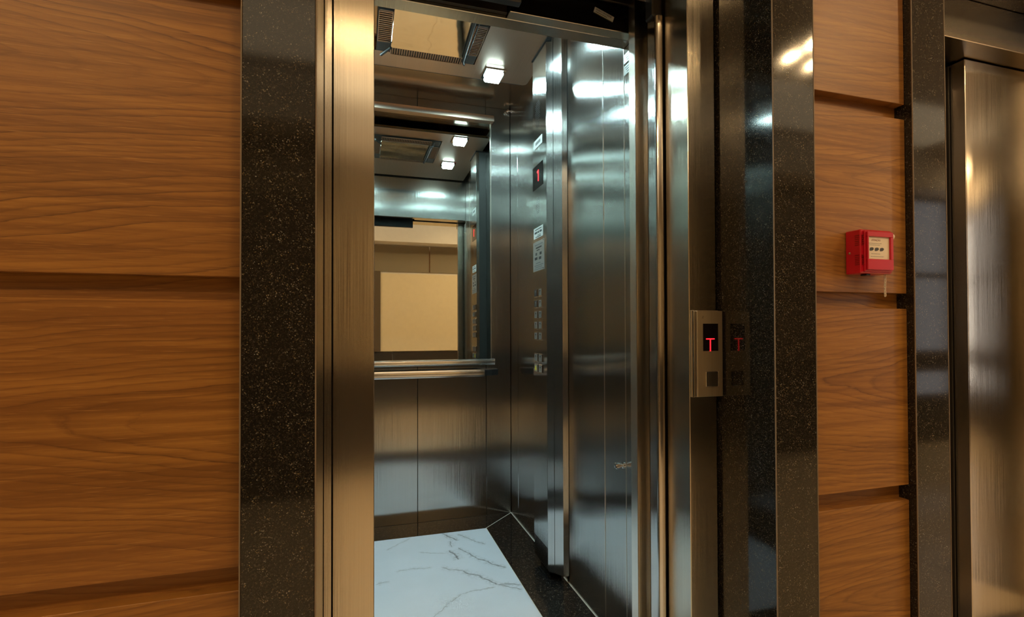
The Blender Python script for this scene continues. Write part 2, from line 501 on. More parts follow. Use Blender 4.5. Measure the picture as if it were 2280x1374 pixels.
# daylight window at the far end of the opposite wall
win = struct(node('window_1', (6.3, LY0, .15)))
DAY = emit('daylight_pane', (1.0, .95, .88), WINDOW)
DAY_DIM = emit('shaded_daylight_pane', (1.0, .95, .92), WINDOW * .15)
for (z0, z1) in ((.46, .66), (.86, 1.52), (1.57, 2.22)):
    for (xa, xb) in ((4.72, 5.22), (5.27, 5.77), (5.82, 6.30), (6.35, 6.85)):
        B('window_pane', xa, xb, LY0 + .024, LY0 + .032, z0, z1, DAY if xa > 6 else DAY_DIM, win)
for z in (.41, .66, .81, 1.52, 2.22):
    B('window_frame', 4.67, 6.90, LY0, LY0 + .05, z, z + .05, DARK_STEEL, win)
for x in (4.67, 5.22, 5.77, 6.30, 6.85):
    B('window_frame', x, x + .05, LY0, LY0 + .05, .42, 2.22, DARK_STEEL, win)

# recessed warm lamps in the lobby ceiling; the last listed are fill, added for brightness
LAMP = emit('warm_lamp', WARM, LOBBY_LAMP)
lamp_spots = [(-1.9, -.45, .034), (-.10, -.43, .011), (.10, -.56, .011), (2.350, -.39, .024), (2.362, -.25, .024), (2.545, -.42, .024), (5.7, -.92, .075), (.42, .22, .018), (2.0, .22, .016), (-1.2, -.5, .032), (1.3, -.5, .028)]
places = ['above the left wood panels', 'over the left door jamb', 'behind the one over the left door jamb', 'nearest the red box of a cluster of three', 'nearest the wood wall of a cluster of three', 'rightmost of a cluster of three', 'nearest the daylight window, larger', 'added as fill close above the open lift doorway', 'added as fill close above the closed lift', 'added as fill above the wood panels left of the open lift', 'added as fill right of the open lift doorway']
for (x, y, lr), pl in zip(lamp_spots, places):
    t = thing('ceiling_lamp', 'round recessed warm ceiling lamp ' + pl, 'lamp', (x, y, CEIL - .03), 'recessed lobby ceiling lamps')
    MB().lathe((x, y, CEIL - .014), (0, 0, 1), [(.014, lr + .007), (0, lr + .007), (-.004, lr + .018), (.004, lr + .022), (.014, lr + .022)]).build('trim_ring', CHROME, t)
    MB().cyl((x, y, CEIL - .010), (x, y, CEIL - .002), lr, n=24).build('lamp_disc', LAMP, t)
# long cove of soft warm light along the bulkhead
cove = thing('cove_light', 'long broad warm light tray along the lobby bulkhead', 'light', (2.0, LY0 + .32, CEIL - .02))
B('light_strip', -2.8, 4.6, LY0 + .30, LY0 + .86, CEIL - .012, CEIL - .002, emit('cove_glow', (1.0, .74, .44), COVE), cove)
B('strip_housing', -2.82, 5.22, LY0 + .27, LY0 + .30, CEIL - .03, CEIL - .001, WHITE_PAINT, cove)

# ------------------------------------------------------------------ wood-panelled walls between the lifts
PITCH = .4965
def wood_wall(name, x0, x1):
    back = B(name, x0, x1, YW + .026, YW + .12, 0, CEIL, WOOD_LIGHTENED)
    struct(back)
    for k in range(-1, 5):
        z0, z1 = .646 + .0 + (k - 1) * PITCH, 0
        z0 = .607 + (k - 1) * PITCH - PITCH + 0.0
        # panels: top edge at .607 + n*pitch, bottom edge at .646 + n*pitch - pitch
        top = .607 + k * PITCH
        bot = top - PITCH + .040
        bot = max(bot, .0)
        if top <= .05: continue
        B('wood_panel', x0 + .0005, x1 - .0005, YW, YW + .0255, bot, min(top, CEIL - .01), WOOD, back, .0008)
    return back
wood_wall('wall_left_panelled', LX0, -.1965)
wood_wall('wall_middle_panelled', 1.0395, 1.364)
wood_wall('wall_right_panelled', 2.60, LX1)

# ------------------------------------------------------------------ granite surrounds
def surround(dx, label):
    t = thing('granite_surround', label, 'door surround', (.42 + dx, YF, 0), 'granite door surrounds')
    B('granite_slab', -.1967 + dx, GX0 + dx, YF, YJ + .02, 0, 2.127, GRANITE, t, .0022)
    B('granite_slab', GX1 + dx, 1.040 + dx, YF, YJ + .02, 0, 2.127, GRANITE, t, .0022)
    for xe in (-.1967 + dx, GX0 + dx, GX1 + dx, 1.040 + dx):
        B('sawn_edge', xe - .0011, xe + .0011, YF - .0006, YF + .0016, 0, 2.127, EDGE, t)
    B('granite_lintel', -.1967 + dx, 1.040 + dx, YF, YJ + .02, 2.1275, 2.30, GRANITE, t, .0015)
    B('granite_upper', -.1967 + dx, 1.040 + dx, YF + .01, YJ + .02, 2.3005, CEIL - .001, GRANITE, t, .0015)
    return t
surround(0, 'black speckled granite surround framing the open lift doorway')
surround(SHIFT, 'black speckled granite surround of the closed lift at right')

# ------------------------------------------------------------------ steel door frames
def frame(dx, label):
    t = thing('steel_door_frame', label, 'door frame', (.426 + dx, YJ, 0), 'steel lift door frames')
    a, b = OX0 + dx, OX1 + dx
    # wide face plates with returns running back towards the doors
    B('jamb', GX0 + dx + .018, a, YJ, 1.2386, 0, HEAD, STEEL_DOOR, t, .0015)
    B('jamb_filler', GX0 + dx + .001, GX0 + dx + .0155, YJ + .002, 1.2, 0, HEAD, STEEL_DOOR, t)
    B('jamb', b, GX1 + dx - .008, YJ, 1.2386, 0, HEAD, STEEL_DOOR, t, .0015)
    B('head', GX0 + dx + .002, GX1 + dx - .002, YJ, 1.262, HEAD + .0005, 2.126, STEEL_DOOR, t, .0015)
    return t
frame(0, 'brushed steel door frame of the open lift with floor display on it')
frame(SHIFT, 'brushed steel door frame of the closed lift at right edge')

# shaft side walls and darkness between landing door and car
sh = struct(node('wall_shaft', (.4, 1.3, 0)))
B('shaft_lining', -.9, OX0 - .025, 1.262, 1.28, 0, CEIL, DARK, sh)
B('shaft_lining', -.9, -.88, 1.28, 3.0, 0, CEIL, DARK, sh)
B('shaft_lining', 1.34, 1.36, 1.28, 3.0, 0, CEIL, DARK, sh)
B('shaft_lining', .92, 1.36, 1.262, 1.28, 0, CEIL, DARK, sh)
B('shaft_lining', -.9, 1.36, 3.0, 3.02, 0, CEIL, DARK, sh)
B('shaft_lining', OX0 - .10, .92, 1.262, 1.28, 2.127, CEIL, DARK, sh)

# ------------------------------------------------------------------ open landing door (pushed into its pocket) and lift sills
d1 = struct(node('door_1', (OX1, 1.25, 0)))
# rounded leading edge that shows beside the frame
mb = MB()
seg = 10
pts = []
for k in range(seg + 1):
    a = math.pi * k / seg
    pts.append((.8123 - math.cos(a) * .0137, 1.2500 - math.sin(a) * .0115))
pts += [(.826, 1.284), (.7986, 1.284)]
mb.prism(list(reversed(pts))[::-1], .012, 1.945)
o = mb.build('leading_edge', STEEL, d1)
B('door_panel', .8265, 1.20, 1.262, 1.284, .012, 2.03, STEEL_DOOR, d1)
B('gap_strip', .826, .8275, 1.2865, 1.324, .012, 2.03, STEEL_WALL, d1)
B('door_hanger', .79, .822, 1.245, 1.285, 1.9455, 2.10, BLACK, d1, .004)
B('track_cover', OX0, .41, 1.275, 1.30, 1.93, 2.10, BLACK, d1, .002)
si = struct(B('floor_sill', OX0 - .05, OX1 + .05, 1.140, 1.30, -.05, -.001, STEEL))
B('sill_groove', OX0 - .05, OX1 + .05, 1.20, 1.212, -.001, .0003, DARK, si)
B('sill_groove', OX0 - .05, OX1 + .05, 1.25, 1.262, -.001, .0003, DARK, si)

# car door: its two stacked leaves show as a folded edge
cd = thing('car_door', 'folded steel edge of the retracted lift car door', 'door', (.80, 1.34, 0))
mb = MB()
mb.prism([(.782, 1.3262), (.8075, 1.324), (.8085, 1.3275), (.826, 1.3275), (.826, 1.36), (.782, 1.36)], .012, 2.04)
mb.build('door_leaf', STEEL_DOOR, cd)
B('edge_strip', .7800, .7820, 1.3250, 1.36, .012, 2.04, SEAM_BRIGHT, cd)
B('door_leaf', .829, 1.19, 1.330, 1.356, .012, 2.04, STEEL_DOOR, cd)

# ------------------------------------------------------------------ closed lift doors at right
d2 = struct(node('door_2', (OX0 + SHIFT + .4, 1.25, 0)))
a, b = OX0 + SHIFT, OX1 + SHIFT
B('fast_panel', 2.000, b + .02, 1.211, 1.243, .006, HEAD - .004, STEEL_DOOR, d2, .0015)
B('panel_edge', 1.998, 1.9995, 1.212, 1.262, .006, HEAD - .006, STEEL_DOOR, d2)
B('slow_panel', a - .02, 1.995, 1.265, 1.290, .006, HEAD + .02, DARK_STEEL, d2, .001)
B('panel_guide', 1.9875, 1.9945, 1.256, 1.2645, .006, HEAD - .01, DARK, d2)
B('shaft_backing', a - .1, b + .1, 1.30, 1.31, 0, 2.2, DARK, d2)
si2 = struct(B('floor_sill_right', a - .05, b + .05, 1.140, 1.30, -.05, -.001, STEEL)); si2.name = 'floor_sill.001'

# ------------------------------------------------------------------ lift car shell
car = thing('elevator_car', 'brushed steel lift car interior behind the open doorway', 'elevator', (.293, 2.13, 0))
ROOF = 2.336
SE = [CX0, CX0 + .144, .293 - .387, .293, .680, CX1]
SE = [CX0, -.094, .293, .680, CX1]
for x0, x1 in zip(SE[:-1], SE[1:]):
    B('back_wall_panel', x0 + .0012, x1 - .0012, CY1, CY1 + .02, .0, ROOF, STEEL_WALL, car, .0012)
B('back_wall_backing', CX0, CX1, CY1 + .014, CY1 + .03, 0, ROOF, SEAM, car)
YS = [CY0, 1.623, 2.12, 2.657, CY1]
for y0, y1 in zip(YS[:-1], YS[1:]):
    B('side_wall_panel', CX1, CX1 + .02, y0 + .0012, y1 - .0012, 0, ROOF, STEEL_WALL, car, .0012)
    B('side_wall_panel', CX0 - .02, CX0, y0 + .0012, y1 - .0012, 0, ROOF, STEEL_WALL, car, .0012)
B('side_wall_backing', CX1 + .014, CX1 + .03, CY0, CY1, 0, ROOF, SEAM, car)
B('side_wall_backing', CX0 - .03, CX0 - .014, CY0, CY1, 0, ROOF, SEAM, car)
# bright metal bead down the nearest seam of the side wall
B('seam_bead', CX1 - .0012, CX1 + .001, 1.6215, 1.6245, .0, ROOF, SEAM_BRIGHT, car)
B('seam_bead', CX1 - .001, CX1 + .001, CY0 - .001, CY0 + .001, .0, 1.975, SEAM_BRIGHT, car)
# front return, header and entrance jambs
B('front_return', CX0, OX0, 1.425, CY0, 0, ROOF, STEEL_WALL, car, .001)
B('entrance_jamb', CX1, CX1 + .04, 1.41, CY0 - .0015, 0, 1.975, STEEL_WALL, car, .0008)
B('entrance_header', OX0, CX1, 1.425, CY0, 1.975, ROOF, STEEL_WALL, car, .0015)
B('header_cover', .411, .826, 1.388, 1.4245, 1.975, 2.06, STEEL_DOOR, car, .0012)
B('header_track', OX0 - .02, .826, 1.384, 1.4235, 2.062, 2.42, DARK, car, .002)
B('header_fascia', OX0, .41, 1.412, 1.4245, 1.985, 2.06, DARK, car, .001)
B('roof', CX0 - .02, CX1 + .02, 1.43, CY1 + .02, ROOF, ROOF + .02, STEEL_ROOF, car)
# floor: marble centre, granite border, bright joints
B('floor_base', CX0 - .02, CX1 + .02, 1.32, CY1 + .02, -.05, -.006, SEAM, car)
MX0, MX1, MY0, MY1 = CX0 + .192, .633, 1.56, 2.618
B('marble_slab', MX0, MX1, MY0, MY1, -.006, .0, MARBLE, car)
def gprism(name, pts, z0, z1, mat):
    return MB().prism(pts, z0, z1).build(name, mat, car)
g = .0018
gprism('granite_border', [(MX1 + g, MY0 - .1), (CX1, MY0 - .1), (CX1, CY1 - .003), (MX1 + g, MY1 + g)], -.006, 0, GRANITE_FLOOR)
gprism('granite_border', [(MX0 - g, MY0 - .1), (MX0 - g, MY1 + g), (CX0, CY1 - .003), (CX0, MY0 - .1)][::-1][::1], -.006, 0, GRANITE_FLOOR)
gprism('granite_border', [(MX0, MY1 + g), (MX1, MY1 + g), (CX1 - .004, CY1), (CX0 + .004, CY1)], -.006, 0, GRANITE_FLOOR)
gprism('granite_border', [(MX0 - g, 1.33), (MX1 + g, 1.33), (MX1 + g, MY0 - g), (MX0 - g, MY0 - g)], -.006, 0, GRANITE_FLOOR)
JO = plain('pale_floor_joint', (.62, .58, .52), .35)
def joint(a, b, w=.0028):
    a, b = Vector((*a, 0)), Vector((*b, 0)); d = (b - a).normalized(); n = Vector((-d.y, d.x, 0)) * w / 2
    MB().quad([(p.x, p.y, .0006) for p in (a - n, b - n, b + n, a + n)]).quad([(p.x, p.y, .0001) for p in (a + n, b + n, b - n, a - n)]).build('floor_joint', JO, car)
joint((MX1, MY1), (CX1, CY1)); joint((MX0, MY1), (CX0, CY1))
joint((CX1 - .002, 1.35), (CX1 - .002, CY1), .0032); joint((MX1 + .001, 1.48), (MX1 + .001, MY1), .0022)
joint((CX0 + .002, 1.35), (CX0 + .002, CY1), .0032)

# suspended ceiling panel with rounded corners
ceil_p = MB()
def rrect(x0, x1, y0, y1, r, n=5):
    P = []
    for cx, cy, a0 in ((x1 - r, y1 - r, 0), (x0 + r, y1 - r, 90), (x0 + r, y0 + r, 180), (x1 - r, y0 + r, 270)):
        for k in range(n + 1):
            t = math.radians(a0 + 90 * k / n); P.append((cx + r * math.cos(t), cy + r * math.sin(t)))
    return P
FC = 2.298
sp = thing('car_ceiling_panel', 'satin steel suspended ceiling panel inside the lift, rounded corners', 'ceiling panel', (.293, 2.0, FC))
# panel in four strips around the fan opening
HX0, HX1, HY0, HY1 = .045, .505, 1.86, 2.30
P = rrect(CX0 + .03, .800, 1.50, 2.424, .022)
mb = MB(); mb.prism([(CX0 + .03, 1.50), (HX0, 1.50), (HX0, 2.424), (CX0 + .05, 2.424), (CX0 + .034, 2.418), (CX0 + .03, 2.402)], FC, FC + .014); mb.build('ceiling_sheet', STEEL_CEIL, sp)
mb = MB(); mb.prism([(HX1, 1.50), (.800, 1.50), (.800, 2.402), (.796, 2.416), (.784, 2.424), (HX1, 2.424)], FC, FC + .014); mb.build('ceiling_sheet', STEEL_CEIL, sp)
B('ceiling_sheet', HX0, HX1, 1.50, HY0, FC, FC + .014, STEEL_CEIL, sp)
B('ceiling_sheet', HX0, HX1, HY1, 2.424, FC, FC + .014, STEEL_CEIL, sp)

B('shadow_gap_strip', CX0 + .06, .780, 2.4242, 2.4275, FC - .0005, FC + .0135, BLACK, sp)  # black strip stands in for the shadow gap behind the panel edge
B('edge_lip', CX0 + .06, .780, 2.4278, 2.4300, FC + .001, FC + .012, STEEL_ROOF, sp)
# ventilation cover: polished plate and four slotted grilles
vc = thing('ventilation_cover', 'polished square ventilation plate with slotted grilles in the lift ceiling', 'vent', (.275, 2.08, FC - .03))
B('polished_plate', .119, .440, 1.925, 2.235, FC - .0135, FC - .0105, POLISHED, vc, .001)
B('cover_box', .060, .498, 1.875, 2.292, FC - .004, FC + .012, DARK, vc)
def grille(x0, x1, y0, y1, along, pitch=.0085):
    gname = 'vent_grille'
    gr = B(gname, x0, x1, y0, y1, FC - .0075, FC - .0045, BLACK, vc)
    # rim
    mbr = MB()
    w = .003
    mbr.box(x0, x1, y0, y0 + w, FC - .0115, FC - .0075).box(x0, x1, y1 - w, y1, FC - .0115, FC - .0075)
    mbr.box(x0, x0 + w, y0, y1, FC - .0115, FC - .0075).box(x1 - w, x1, y0, y1, FC - .0115, FC - .0075)
    mbr.build('grille_rim', STEEL_CEIL, gr)
    if along == 'x':
        y = y0 + pitch * .7
        first = None
        while y < y1 - w:
            o = B('grille_slat', x0 + w, x1 - w, y, y + pitch * .42, FC - .0105, FC - .0076, STEEL_CEIL, gr); y += pitch
    else:
        xx = x0 + pitch * .7
        while xx < x1 - w:
            o = B('grille_slat', xx, xx + pitch * .30, y0 + w, y1 - w, FC - .0105, FC - .0076, STEEL_CEIL, gr); xx += pitch
grille(.062, .117, 1.985, 2.206, 'x', .0135)
grille(.444, .497, 1.985, 2.208, 'x', .0120)
grille(.119, .440, 2.238, 2.296, 'y', .0105)
grille(.119, .440, 1.879, 1.922, 'y', .0105)
MB().cyl((.428, 1.93, FC - .028), (.437, 2.236, FC - .028), .006, n=12).cyl((.437, 2.236, FC - .028), (.446, 2.262, FC - .026), .0045, n=10).build('retaining_rod', DARK, vc)
MB().cyl((.452, 1.93, FC - .012), (.456, 2.30, FC - .012), .0022, n=8).build('cable', BLACK, vc)
MB().cyl((.119, 2.215, FC - .026), (.080, 2.285, FC - .026), .006, n=10).build('hinge_arm', DARK, vc)

# square lamps
GLOW = emit('cool_led_square', COOL, CAR_LAMP)
LENS = NT('frosted_lens').set(**{'Base Color': (.9, .95, .95, 1), 'Roughness': .25, 'Emission Color': (*COOL, 1), 'Emission Strength': 8.0})
for (x, y, lab) in ((.612, 2.355, 'glowing square glass ceiling lamp near the back corner of the lift'), (.612, 1.875, 'glowing square ceiling lamp nearer the lift door, seen mirrored'),
                    (-.028, 2.355, 'square ceiling lamp at the hidden left back of the lift'), (-.028, 1.875, 'square ceiling lamp at the hidden left front of the lift')):
    t = thing('square_lamp', lab, 'lamp', (x, y, FC - .03), 'square lamps in the lift ceiling')
    B('lamp_frame', x - .052, x + .052, y - .052, y + .052, FC - .005, FC - .0005, CHROME, t, .001)
    MB().box(x - .040, x + .040, y - .044, y + .044, FC - .024, FC - .005, .005).build('glass_body', LENS, t)
    B('glowing_face', x - .034, x + .034, y - .038, y + .038, FC - .026, FC - .0245, GLOW, t)
    for k in range(3):
        B('lens_rib', x - .036, x + .036, y - .0475, y - .0445, FC - .021 + k * .005, FC - .0185 + k * .005, CHROME, t)

def rail_x(name, x0, x1, yb, yf, z0, z1, mat, parent, bulge, n=10):
    """bar along X with a convex front"""
    mb = MB(); prof = [(yb, z0)]
    for k in range(n + 1):
        t = k / n; prof.append((yf + bulge * (1 - math.sin(math.pi * t)) , z0 + (z1 - z0) * t))
    prof.append((yb, z1))
    for k in range(len(prof)):
        (ya, za), (y2, z2) = prof[k], prof[(k + 1) % len(prof)]
        mb.quad([(x0, ya, za), (x1, ya, za), (x1, y2, z2), (x0, y2, z2)])
    mb.quad([(x1, y, z) for y, z in prof]); mb.quad([(x0, y, z) for y, z in reversed(prof)])
    o = mb.build(name, mat, parent)
    return o
RAIL = plain('polished_rail_steel', (.74, .73, .71), .16, 1.0)
# mirror on the back wall
mr = thing('wall_mirror', 'large mirror on the lift back wall between two steel channels', 'mirror', (.28, 2.785, .88))
dz = .003
MB().quad([(-.142, 2.7845, .885), (.704, 2.7845, .885), (.704, 2.7905, 2.25), (-.142, 2.7905, 2.25)]).build('mirror_glass', MIRROR, mr, origin=(.28, 2.785, .885))
B('mirror_backing', -.142, .704, 2.7925, 2.7995, .885, 2.25, BLACK, mr)
B('edge_trim', .704, .708, 2.782, 2.7995, .885, 2.25, SEAM_BRIGHT, mr)
rail_x('bottom_channel', -.165, .722, 2.7995, 2.766, .857, .890, RAIL, mr, .0045)
rail_x('top_channel', -.165, .722, 2.7995, 2.766, 2.244, 2.276, STEEL_CEIL, mr, .0015)
B('channel_end', .722, .7245, 2.767, 2.7995, .857, .890, SEAM_BRIGHT, mr)

# handrail
hr = thing('handrail', 'flat polished steel handrail with black end mount under the mirror', 'handrail', (.25, 2.72, .79))
rail_x('rail_bar', -.12, .651, 2.732, 2.712, .797, .835, RAIL, hr, .0035)
mb = MB()
mb.prism([(.651, 2.716), (.668, 2.720), (.70, 2.744), (.742, 2.766), (.742, 2.7995), (.651, 2.7995), (.651, 2.73)], .799, .832)
mb.build('end_mount', BLACK, hr)
mb = MB().box(-.16, -.12, 2.716, 2.7995, .799, .832, .003); mb.build('end_mount', BLACK, hr)
B('wall_strip', -.12, .64, 2.786, 2.7995, .820, .829, CHROME, hr, .001)

# control column
cc = thing('control_panel', 'tall steel control column with buttons and red floor number', 'control panel', (.79, 2.07, .03))
FX = .756
TOPZ = 2.296
B('button_face', FX, FX + .02, 2.0145, 2.1895, .125, TOPZ - .004, STEEL_WALL, cc, .0006)
mb = MB(); mb.prism([(FX + .001, 2.013), (.7760, 1.9872), (.79, 1.998), (FX + .015, 2.03)], .03, TOPZ); mb.build('corner_strip', STEEL, cc)
mb = MB(); mb.prism([(.7775, 1.9856), (.8020, 1.9520), (.8245, 1.9480), (.8245, 1.99), (.79, 2.0)], .03, TOPZ); mb.build('corner_strip', STEEL, cc)
B('column_body', FX + .020, .8255, 2.03, 2.187, .03, TOPZ - .002, SEAM, cc)
B('top_seal', FX - .004, .8255, 1.99, 2.195, TOPZ - .004, FC - .0005, BLACK, cc)
# slotted foot
for k in range(12):
    y = 2.018 + k * .0145
    B('foot_fin', FX + .0005, FX + .014, y, y + .0085, .034, .124, DARK_STEEL, cc)
B('foot_backing', FX + .014, FX + .0195, 2.0145, 2.1895, .031, .124, BLACK, cc)
B('foot_block', .80, .822, 1.953, 1.975, .0, .030, CHROME, cc, .002)
B('foot_block', .78, .815, 2.05, 2.17, .0, .030, BLACK, cc, .002)
# display with the red 1
yc = 2.122
B('display_window', FX - .0015, FX, 2.056, 2.189, 1.690, 1.795, DISPLAY_GLASS, cc, .0004)
mb = MB()
mb.box(FX - .0022, FX - .0015, 2.108, 2.117, 1.718, 1.768).box(FX - .0022, FX - .0015, 2.117, 2.128, 1.757, 1.765)
mb.build('led_digit', LED_RED, cc)
# speaker perforations above, microphone holes below
def holes(name, zc, rows, cols, dy, dz_, r):
    mb = MB()
    for i in range(rows):
        for j in range(cols):
            y = yc + (j - (cols - 1) / 2) * dy + (.5 * dy if i % 2 else 0); z = zc + (i - (rows - 1) / 2) * dz_
            if ((y - yc) / (cols * dy * .55)) ** 2 + ((z - zc) / (rows * dz_ * .55)) ** 2 > 1: continue
            mb.cyl((FX - .0004, y, z), (FX + .0006, y, z), r, n=8)
    o = mb.build(name, BLACK, cc); return o
holes('speaker_holes', 2.02, 13, 6, .0105, .0092, .0022)
holes('microphone_holes', 1.61, 9, 5, .0105, .0080, .0020)
holes('intercom_holes', 1.545, 3, 2, .011, .008, .0018)
# name plate, inspection label and instruction plate
pl = B('name_plate', FX - .0012, FX, 2.066, 2.168, 1.874, 1.912, WHITE_LABEL, cc, .0003)
B('plate_print', FX - .0015, FX - .0012, 2.085, 2.150, 1.886, 1.900, GREY_INK, pl)
il = B('inspection_label', FX - .0010, FX, 2.059, 2.179, 1.465, 1.513, WHITE_LABEL, cc, .0003)
for (y0, y1, z0, z1) in ((2.075, 2.160, 1.502, 1.506), (2.072, 2.100, 1.486, 1.495), (2.106, 2.125, 1.486, 1.495), (2.130, 2.166, 1.486, 1.495), (2.085, 2.130, 1.476, 1.4785), (2.083, 2.155, 1.469, 1.4725)):
    B('label_print', FX - .0013, FX - .0010, y0, y1, z0, z1, INK, il)
ip = B('instruction_plate', FX - .0010, FX, 2.043, 2.188, 1.317, 1.450, SILVER_LABEL, cc, .0003)
for (y0, y1, z0, z1) in ((2.06, 2.165, 1.432, 1.437), (2.075, 2.15, 1.418, 1.424), (2.10, 2.14, 1.408, 1.412), (2.075, 2.10, 1.386, 1.398), (2.135, 2.155, 1.388, 1.400), (2.08, 2.11, 1.366, 1.378),
                         (2.13, 2.165, 1.368, 1.380), (2.09, 2.15, 1.350, 1.354), (2.055, 2.17, 1.340, 1.3435), (2.07, 2.16, 1.332, 1.335), (2.06, 2.17, 1.324, 1.3265)):
    B('plate_print', FX - .0013, FX - .0010, y0, y1, z0, z1, GREY_INK if z0 < 1.36 or z0 > 1.43 else INK, ip)
for z in (1.322, 1.445):
    MB().cyl((FX - .003, 2.050, z), (FX - .001, 2.050, z), .003, n=10).build('rivet', CHROME, ip)
# buttons
B_FACE = plain('button_face_grey', (.30, .29, .27), .3, .6)
rows = [1.2185, 1.1695, 1.1205, 1.0735, 1.0255, .9285, .8810]
for r_, z in enumerate(rows):
    for c_, (y0, y1) in enumerate(((2.124, 2.169), (2.067, 2.111))):
        h = .0185
        bt = B('floor_button' if r_ < 5 else 'service_button', FX - .004, FX, y0, y1, z - h, z + h, CHROME, cc, .0012)
        fm = BLACK if (r_ in (0, 1) and c_ == 0) else B_FACE
        B('button_face_plate', FX - .0046, FX - .0040, y0 + .0045, y1 - .0045, z - h + .004, z + h - .004, fm, bt, .0002)
        mk = MB()
        ym, w = (y0 + y1) / 2, .006
        mk.box(FX - .0050, FX - .0046, ym - w, ym + w, z + .003, z + .010).box(FX - .0050, FX - .0046, ym - w * .7, ym + w * .7, z - .002, z + .001)
        mk.box(FX - .0050, FX - .0046, ym - w * .5, ym + w * .5, z - .009, z - .006)
        if r_ == 6 and c_ == 0:
            mk = MB()
            mk.quad([(FX - .0052, ym - .011, z - .004), (FX - .0052, ym + .011, z - .004), (FX - .0052, ym + .006, z + .008), (FX - .0052, ym, z + .012), (FX - .0052, ym - .006, z + .008)][::-1])
            mk.box(FX - .0052, FX - .0046, ym - .012, ym + .012, z - .007, z - .004).box(FX - .0052, FX - .0046, ym - .003, ym + .003, z - .011, z - .007)
            mk.build('bell_symbol', YELLOW, bt)
        else:
            mk.build('button_marking', INK if fm is B_FACE else GREY_INK, bt)

# stickers on the car entrance jamb
for (z, lab, n) in ((1.938, 'upper printed metal notice on the lift entrance jamb', 0), (1.900, 'lower printed metal notice on the lift entrance jamb', 1)):
    s = thing('notice_plate', lab, 'notice', (CX1 - .001, 1.441, z - .016), 'notices on the entrance jamb')
    B('plate', CX1 - .0012, CX1 - .0002, 1.4125, 1.4695, z - .0155, z + .0155, SILVER_LABEL, s, .0003)
    for k in range(3):
        B('printed_line', CX1 - .0016, CX1 - .0012, 1.418 + .002 * k, 1.463 - .006 * k, z + .006 - k * .008, z + .0085 - k * .008, INK, s)

# white barcode sticker on the dark track
s = thing('barcode_sticker', 'small white barcode sticker on the dark header track', 'sticker', (.712, 1.3835, 2.0))
mb = MB()
a_ = math.radians(-18); ca, sa = math.cos(a_), math.sin(a_)
def rot(px, pz): return (.712 + px * ca - pz * sa, 1.3832, 2.092 + px * sa + pz * ca)
STZ = 2.092
def rq(mb, x0, x1, z0, z1, y):
    q = [rot(x0, z0), rot(x1, z0), rot(x1, z1), rot(x0, z1)]
    mb.quad([(p[0], y, p[2]) for p in q]); mb.quad([(p[0], y + .0003, p[2]) for p in reversed(q)])
# (the sticker sits lower, on the cover upstand)
rot = lambda px, pz: (.7105 + px * ca - pz * sa, 0, 2.0185 + px * sa + pz * ca)
rq(mb, -.034, .034, -.0085, .0085, 1.3865); mb.build('sticker_paper', WHITE_LABEL, s)
mb = MB()
xx = -.028
while xx < .026:
    w = rnd.choice((.0008, .0014, .002)); rq(mb, xx, xx + w, .000, .006, 1.3861); xx += w + rnd.choice((.0012, .0018))
rq(mb, -.028, .012, -.0055, -.0035, 1.3861)
mb.build('printed_bars', GREY_INK, s)

# door stop knob on the side wall, corner bracket by the ceiling
kn = thing('door_stop', 'small chrome knob on the lift side wall near the floor', 'knob', (CX1, 1.491, .60))
MB().lathe((CX1, 1.491, .605), (-1, 0, 0), [(0, .010), (.004, .010), (.005, .0055), (.016, .0055), (.017, .010), (.0275, .0105), (.030, .008), (.0305, .0)]).build('knob_body', CHROME, kn, smooth=False)
br = thing('corner_bracket', 'tiny chrome screw bracket in the upper back corner of the lift', 'bracket', (CX1, 2.79, 2.30))
MB().lathe((CX1, 2.775, 2.317), (-1, 0, 0), [(0, .010), (.004, .010), (.005, .005), (.018, .005), (.019, .009), (.024, .008), (.0245, 0)]).build('screw_head', CHROME, br)
MB().lathe((.800, CY1, 2.312), (0, -1, 0), [(0, .010), (.004, .010), (.005, .005), (.016, .005), (.017, .008), (.021, .007), (.0215, 0)]).build('screw_head', CHROME, br)

# ------------------------------------------------------------------ landing call panel
hp = thing('call_panel', 'slim steel call panel with red letter T and square button', 'call panel', (.875, YJ - .02, .875))
B('back_plate', .8275, .9125, YJ - .006, YJ - .0003, .874, 1.102, STEEL_PLATE, hp, .001)
B('side_rib', .8300, .8340, YJ - .014, YJ - .006, .8745, 1.1015, STEEL, hp, .0008)
B('front_plate', .835, .9135, YJ - .021, YJ - .007, .8755, 1.100, STEEL_PLATE, hp, .0012)
dw = B('display_window', .8520, .8985, YJ - .0222, YJ - .0212, .995, 1.0665, DISPLAY_GLASS, hp, .0003)
mb = MB()
TX, TZ = .8735, 1.0265
for k in range(9):
    x = TX + (k - 4) * .0029
    mb.cyl((x, YJ - .0232, TZ), (x, YJ - .0222, TZ), .00150, n=8)
for k in range(1, 10):
    mb.cyl((TX, YJ - .0232, TZ - k * .0034), (TX, YJ - .0222, TZ - k * .0034), .0017, n=8)
mb.build('letter_t_dots', LED_RED, hp)
B('button_bezel', .8585, .8975, YJ - .0235, YJ - .0212, .9015, .9415, SEAM_BRIGHT, hp, .0018)
B('button_gap', .8612, .8952, YJ - .0242, YJ - .0236, .9040, .9390, BLACK, hp)
B('call_button', .8625, .8940, YJ - .0255, YJ - .0243, .9050, .9380, plain('call_button_face', (.10, .085, .07), .35, .8), hp, .0006)
text_mesh('engraved_mark', '//', .010, INK, hp, (.852, YJ - .0212, 1.083), (1, 0, 0), (0, 0, 1), .00005)

